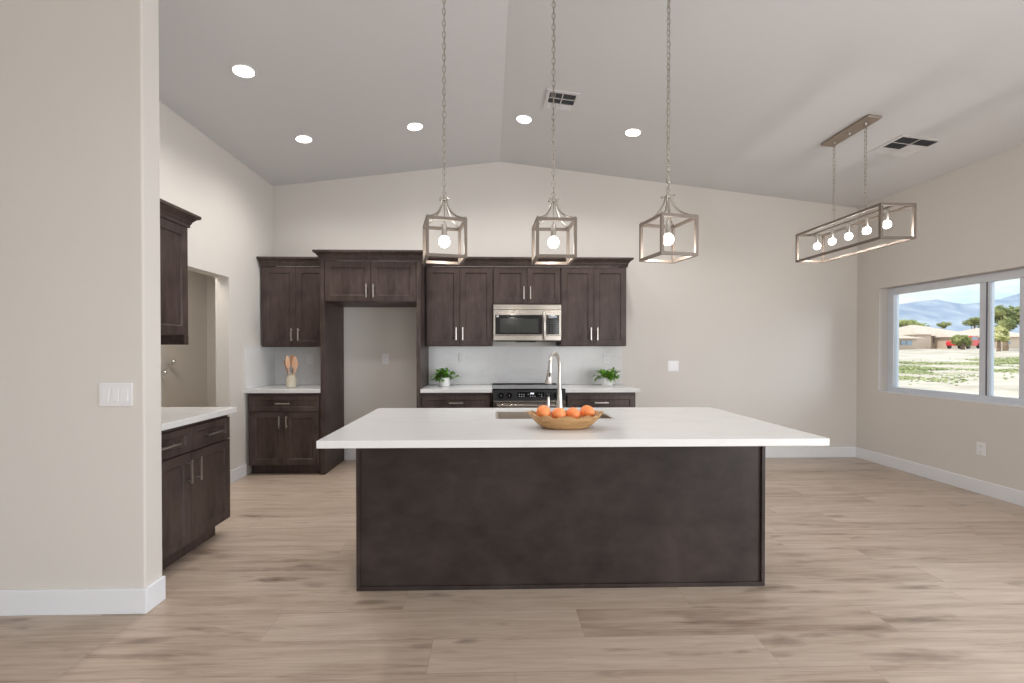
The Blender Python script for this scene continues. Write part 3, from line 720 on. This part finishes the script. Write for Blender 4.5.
# ------------------------------------------------------------------ ceiling fixtures
def tilt(x): return (0, math.atan(SL) if x > RX else -math.atan(SL), 0)
cans = [(-1.806, 3.327, 'recessed ceiling light nearest the camera, at the upper left'), (-1.806, 4.385, 'recessed ceiling light leftmost in the row of four above the cabinets'),
        (-.73, 4.372, 'recessed ceiling light second from left in the row of four'), (.332, 4.354, 'recessed ceiling light beside the square vent near the middle pendant chain'),
        (1.397, 4.334, 'recessed ceiling light rightmost in the row of four above the cabinets')]
for i, (x, y, l) in enumerate(cans):
    z = cz(x)
    if i == 0:
        c0 = empty('recessed_light', (x, y, z), l, 'ceiling light', 'recessed lights in the sloped ceiling', rot=tilt(x))
        MB().lathe([(.069, -.0005), (.073, -.0045), (.088, -.003), (.090, -.0003)], n=36, cap=False).build('trim_ring', M['ventwhite'], c0, smooth=True)
        MB().lathe([(.0685, -.001), (.064, -.0035), (.001, -.0036)], n=36, cap=False).build('lens', M['led'], c0, smooth=True)
        c = c0
    else:
        c = copy_tree(c0); c.location = (x, y, z); c.rotation_euler = tilt(x); c['label'] = l
    d = bpy.data.lights.new('can_lamp', 'SPOT'); d.energy = 46; d.spot_size = R(150); d.spot_blend = .9; d.shadow_soft_size = .09; d.color = (1, .965, .92)
    o = bpy.data.objects.new('can_lamp', d); COL.objects.link(o); o.location = (x, y, z - .03)
def vent(loc, label, w, d_, dark):
    e = empty('ceiling_vent', loc, label, 'vent', rot=tilt(loc[0]))
    m = MB(); fw = .028; z0, z1 = -.009, -.0005; bw = .009
    m.box(-w / 2, w / 2, -d_ / 2, -d_ / 2 + fw, z0, z1); m.box(-w / 2, w / 2, d_ / 2 - fw, d_ / 2, z0, z1)
    m.box(-w / 2, -w / 2 + fw, -d_ / 2 + fw, d_ / 2 - fw, z0, z1); m.box(w / 2 - fw, w / 2, -d_ / 2 + fw, d_ / 2 - fw, z0, z1)
    m.box(-bw / 2, bw / 2, -d_ / 2 + fw, d_ / 2 - fw, z0, z1)
    hh = (d_ - 2 * fw) / 3
    for k in (1, 2): m.box(-w / 2 + fw, w / 2 - fw, -d_ / 2 + fw + hh * k - bw / 2, -d_ / 2 + fw + hh * k + bw / 2, z0, z1)
    m.build('frame', M['ventwhite'], e)
    for i in range(2):
        for j in range(3):
            x0 = -w / 2 + fw if i == 0 else bw / 2; x1 = -bw / 2 if i == 0 else w / 2 - fw
            y0 = -d_ / 2 + fw + hh * j; y1 = y0 + hh
            bk = MB().box(x0, x1, y0, y1, -.0015, -.0003)
            bk.build('duct_opening', M['duct'], e)  # flat dark plate stands for the shade inside the duct
            s = MB(); ns = 9; isd = (i, j) in dark
            for k in range(ns):
                y = y0 + (k + .5) * (y1 - y0) / ns
                dy = .0010 if isd else -.0052
                a = (y - dy, -.0085); b = (y + dy, -.0018)
                s.add([(x0, a[0], a[1]), (x1, a[0], a[1]), (x1, b[0], b[1]), (x0, b[0], b[1]), (x0, a[0] + .0007, a[1]), (x1, a[0] + .0007, a[1]), (x1, b[0] + .0007, b[1]), (x0, b[0] + .0007, b[1])],
                      [(0, 1, 2, 3), (4, 5, 6, 7), (0, 1, 5, 4), (1, 2, 6, 5), (2, 3, 7, 6), (3, 0, 4, 7)])
            s.build('louver', M['ventwhite'] if not isd else M['duct'], e)  # slats of the dark cells painted with the shade seen between them
vent((.632, 3.958, cz(.632)), 'square white ceiling vent crossed by the middle pendant chain', .285, .30, {(0, 0), (1, 0), (0, 1), (1, 1)})
vent((3.755, 3.955, cz(3.755)), 'square white ceiling vent right of the chandelier canopy', .38, .36, {(0, 0), (1, 0), (0, 1)})

# chain builder: straight chain from z0 up to z1 at local (x, y)
def chain_mesh(m, x, y, z0, z1, pitch=.034, lw=.0105, lh=.0205, r=.0022):
    n_ = max(2, round((z1 - z0) / pitch)); p = (z1 - z0) / n_
    for k in range(n_):
        u = (1, 0, 0) if k % 2 else (0, 1, 0)
        m.torus((x, y, z0 + (k + .5) * p), u, (0, 0, 1), lw, p * .64, r, 12, 5)
    return m
def pendant(loc, rz, label):
    """origin: cage centre axis at floor of cage"""
    e = empty('pendant_light', loc, label, 'pendant light', 'lantern pendants above the island', rz=rz); PK = .955 * (1.03 if loc[0] > 1 else 1.0)
    e.scale = (PK, PK, PK)
    h = .120; hz = .233; b = .0175
    m = MB()
    def bb(x0, x1, y0, y1, z0, z1): m.box(x0, x1, y0, y1, z0, z1)
    for z in (0, hz - b):
        bb(-h, h, -h, -h + b, z, z + b); bb(-h, h, h - b, h, z, z + b)
        bb(-h, -h + b, -h + b, h - b, z, z + b); bb(h - b, h, -h + b, h - b, z, z + b)
    for x in (-h, h - b):
        for y in (-h, h - b): bb(x, x + b, y, y + b, b, hz - b)
    m.build('cage', M['lantern'], e, bevel=.0012)
    hub = .372
    for sx in (-1, 1):
        for sy in (-1, 1):
            pts = []
            for k in range(11):
                t = k / 10
                rad = .012 + (h - .008 - .012) * (t ** 1.75); z = hub - (hub - hz - .002) * (1 - (1 - t) ** 1.55)
                pts.append((sx * rad, sy * rad, z))
            MB().tube(pts, .0055, 8).build('arm', M['chain'], e, smooth=True)
            MB().lathe([(.006, 0), (.006, .004), (.003, .010), (.0005, .013)], (sx * (h - .008), sy * (h - .008), hz), 10).build('finial', M['chain'], e, smooth=True)
    m = MB().lathe([(.006, -.012), (.014, -.008), (.016, 0), (.014, .008), (.007, .012), (.005, .026), (.001, .028)], (0, 0, hub), 16)
    for a in range(4):
        c, s = math.cos(a * math.pi / 2 + math.pi / 4), math.sin(a * math.pi / 2 + math.pi / 4)
        m.tube([(c * .012, s * .012, hub), (c * .034, s * .034, hub + .001)], .003, 6); m.sphere((c * .036, s * .036, hub + .001), .006, 8, 6)
    m.build('hub', M['chain'], e, smooth=True)
    MB().tube([(0, 0, .220), (0, 0, hub - .01)], .0035, 8).build('stem', M['chain'], e, smooth=True)
    MB().lathe([(.006, .228), (.014, .224), (.0165, .216), (.0165, .150), (.013, .147)], n=16).build('socket', M['nickel'], e, smooth=True)
    MB().lathe([(.012, .149), (.022, .144), (.031, .132), (.0345, .116), (.031, .099), (.022, .087), (.011, .0822), (.001, .081)], n=20).build('bulb', M['bulb'], e, smooth=True)
    top = (cz(loc[0]) - loc[2]) / PK
    MB().torus((0, 0, hub + .036), (1, 0, 0), (0, 0, 1), .011, .012, .0022, 14, 6).build('loop', M['chain'], e, smooth=True)
    m = chain_mesh(MB(), 0, 0, hub + .045, top - .03)
    m.build('chain', M['chain'], e, smooth=True)
    MB().tube([(.003, 0, hub + .02), (-.004, .002, hub + .4), (.004, -.002, hub + .9), (0, 0, top - .02)], .0014, 6).build('cord', M['chain'], e)
    MB().lathe([(.008, -.04), (.012, -.03), (.055, -.022), (.065, -.014), (.065, .010)], (0, 0, top), 28).build('canopy', M['lantern'], e, smooth=True)
    return e
PK = .955
PYC, PZ = 2.712 * PK, 1.34 + .553 * PK - .017
for x, rz, l in ((-.277 * PK, R(13), 'square lantern pendant leftmost of three above the island'), (.387 * PK, R(1), 'square lantern pendant in the middle of three above the island'), (1.092 * PK, R(11.5), 'square lantern pendant rightmost of three above the island')):
    zz = PZ + (.017 if x > 1 else 0); pe = pendant((x, PYC, zz), rz, l)
    d = bpy.data.lights.new('pendant_lamp', 'POINT'); d.energy = 2.4; d.shadow_soft_size = .033; d.color = (1, .94, .87)
    o = bpy.data.objects.new('pendant_lamp', d); COL.objects.link(o); o.location = (x, PYC, PZ + .06)

# linear chandelier
ch = empty('chandelier', (3.140, 3.83, 2.188), 'long open rectangular five-bulb chandelier hanging near the right wall', 'chandelier')
hw, hl, hz, b = .141, .477, .276, .020
m = MB()
for z in (0, hz - b):
    m.box(-hw, hw, -hl, -hl + b, z, z + b); m.box(-hw, hw, hl - b, hl, z, z + b)
    m.box(-hw, -hw + b, -hl + b, hl - b, z, z + b); m.box(hw - b, hw, -hl + b, hl - b, z, z + b)
for x in (-hw, hw - b):
    for y in (-hl, hl - b): m.box(x, x + b, y, y + b, b, hz - b)
m.build('cage', M['lantern'], ch, bevel=.0012)
MB().box(-.013, .013, -hl + b, hl - b, hz - .012, hz - .004).build('center_rail', M['lantern'], ch)
for k in range(5):
    y = -.375 + k * .1875
    s = MB().lathe([(.006, hz - .012), (.012, hz - .020), (.0135, hz - .028), (.0135, hz - .093), (.011, hz - .098)], (0, y, -.008), 16).build('socket', M['nickel'], ch, smooth=True)
    MB().lathe([(.011, .168), (.020, .163), (.027, .153), (.030, .138), (.027, .123), (.020, .113), (.010, .1085), (.001, .107)], (0, y, 0), 20).build('bulb', M['bulb'], s, smooth=True)
topz = cz(3.14) - 2.188
for q in (-1, 1):
    y = q * .170
    MB().tube([(0, y, hz - .006), (0, y, hz + .130)], .004, 8).build('rod', M['chain'], ch, smooth=True)
    MB().torus((0, y, hz + .143), (1, 0, 0), (0, 0, 1), .013, .013, .0025, 14, 6).build('loop', M['chain'], ch, smooth=True)
    chain_mesh(MB(), 0, y, hz + .150, topz - .03).build('chain', M['chain'], ch, smooth=True)
cn = MB().box(-.060, .060, -.262, .262, -.022, -.0005).build('canopy', M['canopymetal'], ch, bevel=.006, loc=(0, 0, topz), rot=tilt(3.14))
for y in (-.170, 0, .170):
    MB().lathe([(.010, -.022), (.012, -.028), (.008, -.036), (.002, -.038)], (0, y, 0), 12).build('screw_cap', M['chain'], cn, smooth=True)
for k in (0, 2, 4):
    d = bpy.data.lights.new('chandelier_lamp', 'POINT'); d.energy = 2.4; d.shadow_soft_size = .03; d.color = (1, .94, .87)
    o = bpy.data.objects.new('chandelier_lamp', d); COL.objects.link(o); o.location = (3.14, 3.83 - .375 + k * .1875, 2.188 + .075)

# ------------------------------------------------------------------ outside
def gz(x, y):
    t = x * .68 + y * .73   # distance along the view through the window
    b = -.15 + max(0, min(1, (t - 14) / 52)) * 1.5
    return b + .05 * math.sin(x * .7) * math.sin(y * .9) * (1 if t > 14 else 0)
def ground():
    m = MB(); nx, ny = 70, 60; x0, x1, y0, y1 = 5.2, 240, -60, 240
    vs = []; fs = []
    for j in range(ny + 1):
        for i in range(nx + 1):
            x = x0 + (x1 - x0) * (i / nx) ** 1.8; y = y0 + (y1 - y0) * j / ny; vs.append((x, y, gz(x, y)))
    for j in range(ny):
        for i in range(nx):
            a = j * (nx + 1) + i; fs.append((a, a + 1, a + nx + 2, a + nx + 1))
    o = m.add(vs, fs).build('ground', noise_mix(mat('pale_desert_dirt', rough=.95), (.46, .40, .33), (.66, .60, .53), nscale=.5, detail=8), smooth=True)
    return tag(o, kind='structure')
ground()
struct('ground_yard', MB().box(-30, 5.2, -40, YR - .2, -.3, -.15), noise_mix(mat('yard_dirt', rough=.95), (.46, .40, .33), (.60, .55, .48), nscale=.8))
M['grass'] = noise_mix(mat('dry_green_grass', rough=.9), (.20, .25, .09), (.40, .42, .22), nscale=.9, detail=4)
def grass():
    random.seed(11); m = MB()
    for i in range(30000):
        y = random.uniform(15, 33); x = y * random.uniform(.80, 1.35)
        # ragged strips across the view
        s = y + 1.2 * math.sin(x * .5) + random.gauss(0, .9)
        if not (18.2 < s < 23.0 or 24.0 < s < 27.8): continue
        if (math.sin(x * 1.7 + y * .6) + math.sin(x * .55 - y * 1.3)) < random.uniform(-1.2, .6): continue
        z = gz(x, y) - .03; a = random.uniform(0, 6.28); w = random.uniform(.04, .15); h = random.uniform(.03, .10)
        dx, dy = math.cos(a) * w, math.sin(a) * w
        m.add([(x - dx, y - dy, z), (x + dx, y + dy, z), (x + dy * .5, y - dx * .5, z + h), (x - dy * .6 + dx * .3, y + dx * .6, z + h * .8)], [(0, 1, 2), (0, 2, 3), (1, 3, 2), (0, 3, 1)])
    tag(m.build('grass', M['grass']), 'patchy green grass on the pale dirt lot outside the window', 'grass', kind='stuff')
grass()
def at(x, y, Y):   # a point seen at pixel x, y on the plane Y in front of the camera
    f = 445.; ps = R(1.4); th = R(.5); r_ = Vector((math.cos(ps), -math.sin(ps), 0)); F = Vector((math.sin(ps) * math.cos(th), math.cos(ps) * math.cos(th), -math.sin(th))); U = r_.cross(F)
    d = F + r_ * (x - 500.88) / f - U * (y - 352.88) / f; d *= Y / d.y
    return d.x, d.z + 1.34
M['stucco'] = mat('pale_stucco', (.56, .45, .36), .9); M['roof'] = noise_mix(mat('pale_tile_roof', rough=.9), (.50, .41, .34), (.66, .57, .50), scale=(1, 1, 4), nscale=3)
M['hwin'] = mat('house_window_glass', (.16, .24, .32), .15); M['gar'] = mat('garage_door', (.50, .40, .32), .8)
def hip(m, x0, x1, y0, y1, z0, z1, ridge=.5, oh=.5, inset=None):
    x0 -= oh; x1 += oh; y0 -= oh; y1 += oh; yc = (y0 + y1) / 2; i = inset if inset is not None else min((y1 - y0) / 2, (x1 - x0) * .45)
    vs = [(x0, y0, z0), (x1, y0, z0), (x1, y1, z0), (x0, y1, z0), (x0 + i, yc, z1), (x1 - i, yc, z1)]
    m.add(vs, [(0, 1, 5, 4), (1, 2, 5), (2, 3, 4, 5), (3, 0, 4), (3, 2, 1, 0)])
def house(label, Y, x0, x1, yb, ye, yt, depth, wins=(), gar=None, extra=None, inset=None):
    (a, zb), (c, _) = at(x0, yb, Y), at(x1, yb, Y); ze = at(x0, ye, Y)[1]; zt = at((x0 + x1) / 2, yt, Y + depth / 2)[1]
    e = empty('house', (0, 0, 0), label, 'house')
    w = MB().box(a, c, Y, Y + depth, zb - .6, ze).build('walls', M['stucco'], e)
    r_ = MB(); hip(r_, a, c, Y, Y + depth, ze, zt, inset=inset)
    if extra:
        for (p0, p1, q0, qe, qt) in extra:
            (u0, z0), (u1, _) = at(p0, q0, Y - 2), at(p1, q0, Y - 2); z1 = at(p0, qe, Y - 2)[1]; z2 = at((p0 + p1) / 2, qt, Y)[1]
            MB().box(u0, u1, Y - 2, Y, zb - .6, z1).build('front_wing', M['stucco'], e); hip(r_, u0, u1, Y - 2, Y + 2, z1, z2, oh=.35)
    r_.build('roof', M['roof'], e)
    for (p0, p1, q0, q1) in wins:
        (u0, z1), (u1, z0) = at(p0, q0, Y), at(p1, q1, Y)
        MB().box(u0, u1, Y - .05, Y - .001, z0, z1).build('window', M['hwin'], e)
    if gar:
        (u0, z1), (u1, z0) = at(gar[0], gar[2], Y), at(gar[1], gar[3], Y)
        MB().box(u0, u1, Y - .06, Y - .001, z0, z1).build('garage_door', M['gar'], e)
house('low pale stucco house at the left edge of the window view', 47, 886, 917, 348, 338.5, 332.5, 5, wins=((900.5, 905.5, 340.5, 345), (906.5, 911.5, 340.5, 345)))
house('wide tan stucco house with stepped hip roofs seen in the large window pane', 56, 922, 978, 348, 336, 325, 10, wins=((933, 936, 338.5, 343),), gar=(940, 952, 338.5, 347.5), extra=((917, 931, 348, 334.5, 327.5), (950, 958, 348, 337, 331)))
house('pale roofed house behind the large tree in the narrow window pane', 56, 996, 1040, 347, 337, 328, 9, wins=((1004, 1010, 339.5, 344),))
# trees
M['tl1'] = noise_mix(mat('sage_tree_leaves', rough=.9), (.16, .20, .05), (.40, .42, .17), nscale=1.2)
M['tl2'] = noise_mix(mat('dark_tree_leaves', rough=.9), (.11, .15, .05), (.30, .31, .12), nscale=1.2)
M['tl3'] = noise_mix(mat('yellow_green_leaves', rough=.9), (.36, .36, .12), (.60, .58, .30), nscale=1.2)
M['bark'] = noise_mix(mat('tree_bark', rough=.95), (.18, .12, .08), (.32, .24, .17), nscale=3)
def tree(name, label, cat, Y, px, py_top, py_bot, pw, base_y, m, seed, trunk=True, n_=1100, fol2=None):
    random.seed(seed); (xc, zt_), (_, zb_) = at(px, py_top, Y), at(px, py_bot, Y); base = gz(xc, Y) - .05
    k = math.hypot(1, 0) * Y / 445.0; rx = pw / 2 * k; rz_ = (zt_ - zb_) / 2; zc = (zt_ + zb_) / 2
    e = empty(name, (xc, Y, base), label, cat)
    f_ = MB(); cl = [(random.uniform(-.6, .6) * rx, random.uniform(-.5, .5) * rx, random.uniform(-.55, .55) * rz_, random.uniform(.32, .55)) for _ in range(12)]
    for i in range(n_):
        c = cl[i % len(cl)]; d = Vector((random.gauss(0, 1), random.gauss(0, 1), random.gauss(0, 1))).normalized() * random.uniform(.75, 1.05)
        p = Vector((c[0] + d.x * c[3] * rx, c[1] + d.y * c[3] * rx, zc - base + c[2] + d.z * c[3] * rz_))
        s_ = .03 * rx + .06
        a = Vector((random.gauss(0, 1), random.gauss(0, 1), random.gauss(0, 1))).normalized() * s_ * 1.4; b_ = a.orthogonal().normalized() * s_
        f_.add([p - a, p + b_, p + a, p - b_], [(0, 1, 2, 3)])
    for c in cl: f_.sphere((c[0], c[1], zc - base + c[2]), c[3] * min(rx, rz_) * .85, 8, 6)
    f_.build('foliage', m, e)
    if trunk:
        h = zc - base
        MB().tube([(0, 0, 0), (.02 * rx, 0, h * .5), (-.05 * rx, 0, h)], [.06 * rx + .12, .05 * rx + .08, .04 * rx], 8).tube([(0, 0, h * .45), (rx * .4, 0, h * .95)], [.05 * rx, .02 * rx], 6).tube([(0, 0, h * .45), (-rx * .4, 0, h * .95)], [.05 * rx, .02 * rx], 6).build('trunk', M['bark'], e)
    if fol2:
        pass
    return e
tree('tree', 'round sage green tree behind the low house at the window left', 'tree', 84, 911, 318.5, 334, 26, 348, M['tl1'], 1)
tree('tree', 'small dark tree behind the roof of the middle house', 'tree', 78, 943, 321, 329, 13, 348, M['tl2'], 2, n_=500)
tree('tree', 'dark spreading tree behind the right end of the middle house', 'tree', 76, 975, 317, 328, 24, 348, M['tl2'], 3)
tree('tree', 'tall spreading tree filling the narrow window pane', 'tree', 40, 1006, 305, 333, 34, 348, M['tl2'], 4, n_=1800)
tree('shrub', 'yellow green shrub below the tall tree in the narrow pane', 'shrub', 38, 999, 326, 342, 17, 348, M['tl3'], 5, n_=700)
tree('shrub', 'round olive shrub in front of the red car outside', 'shrub', 43, 963, 334, 347.5, 19, 348, M['tl1'], 6, trunk=True, n_=900)
def car(label, Y, px, py, rz):
    xc, zb = at(px, py, Y); e = empty('car', (xc, Y, gz(xc, Y) - .02), label, 'car', rz=rz)
    red = mat('red_car_paint', (.62, .02, .03), .3)
    prof = [(-2.2, .35), (-2.2, .8), (-1.9, .95), (-1.2, 1.0), (-.6, 1.42), (.7, 1.45), (1.3, 1.0), (2.0, .9), (2.25, .7), (2.25, .35)]
    vs = [(x, -.85, z) for x, z in prof] + [(x, .85, z) for x, z in prof]; n_ = len(prof)
    fs = [tuple(range(n_)), tuple(range(2 * n_ - 1, n_ - 1, -1))] + [(i, (i + 1) % n_, (i + 1) % n_ + n_, i + n_) for i in range(n_)]
    MB().add(vs, fs).build('body', red, e, bevel=.05)
    MB().add([(-.95, -.86, 1.02), (1.1, -.86, 1.02), (.6, -.86, 1.36), (-.5, -.86, 1.36), (-.95, .86, 1.02), (1.1, .86, 1.02), (.6, .86, 1.36), (-.5, .86, 1.36)], [(0, 1, 2, 3), (4, 5, 6, 7), (0, 1, 5, 4), (1, 2, 6, 5), (2, 3, 7, 6), (3, 0, 4, 7)]).build('side_windows', M['hwin'], e)
    for x in (-1.4, 1.4):
        for y in (-.8, .8): MB().tube([(x, y - .1, .33), (x, y + .1, .33)], .33, 16).build('wheel', M['blackmat'], e)
car('red car parked behind the olive shrub outside the window', 50.5, 964, 347.5, R(25))
# mountains
def mountain():
    m = MB(); random.seed(3); Yd = 2600; vs = []; fs = []; n_ = 90
    prof = [(840, 309), (880, 306), (899, 304.5), (915, 301.5), (937, 299.5), (950, 302), (965, 304), (980, 302.5), (1000, 299), (1024, 292), (1060, 282), (1120, 276), (1200, 282)]
    def top(px):
        for (a, b), (c, d) in zip(prof, prof[1:]):
            if a <= px <= c: return b + (d - b) * (px - a) / (c - a)
        return prof[-1][1]
    rows = 8
    for i in range(n_ + 1):
        px = 840 + 360 * i / n_; x, z = at(px, top(px) + random.uniform(-.25, .25), Yd)
        for j in range(rows + 1):
            t = j / rows; zz = -20 + (z + 20) * (t ** .9) + 0
            k = .72 + .28 * t
            vs.append((x * k, Yd * k + 25 * math.sin(i * .55 + j * 1.3) * (1 if 0 < j < rows else 0), zz * (k if j else 1)))
    for i in range(n_):
        for j in range(rows):
            a = i * (rows + 1) + j; fs.append((a, a + rows + 1, a + rows + 2, a + 1))
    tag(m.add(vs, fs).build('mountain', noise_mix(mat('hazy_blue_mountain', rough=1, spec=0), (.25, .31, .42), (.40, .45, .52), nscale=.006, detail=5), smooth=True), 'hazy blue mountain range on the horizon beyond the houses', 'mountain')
mountain()
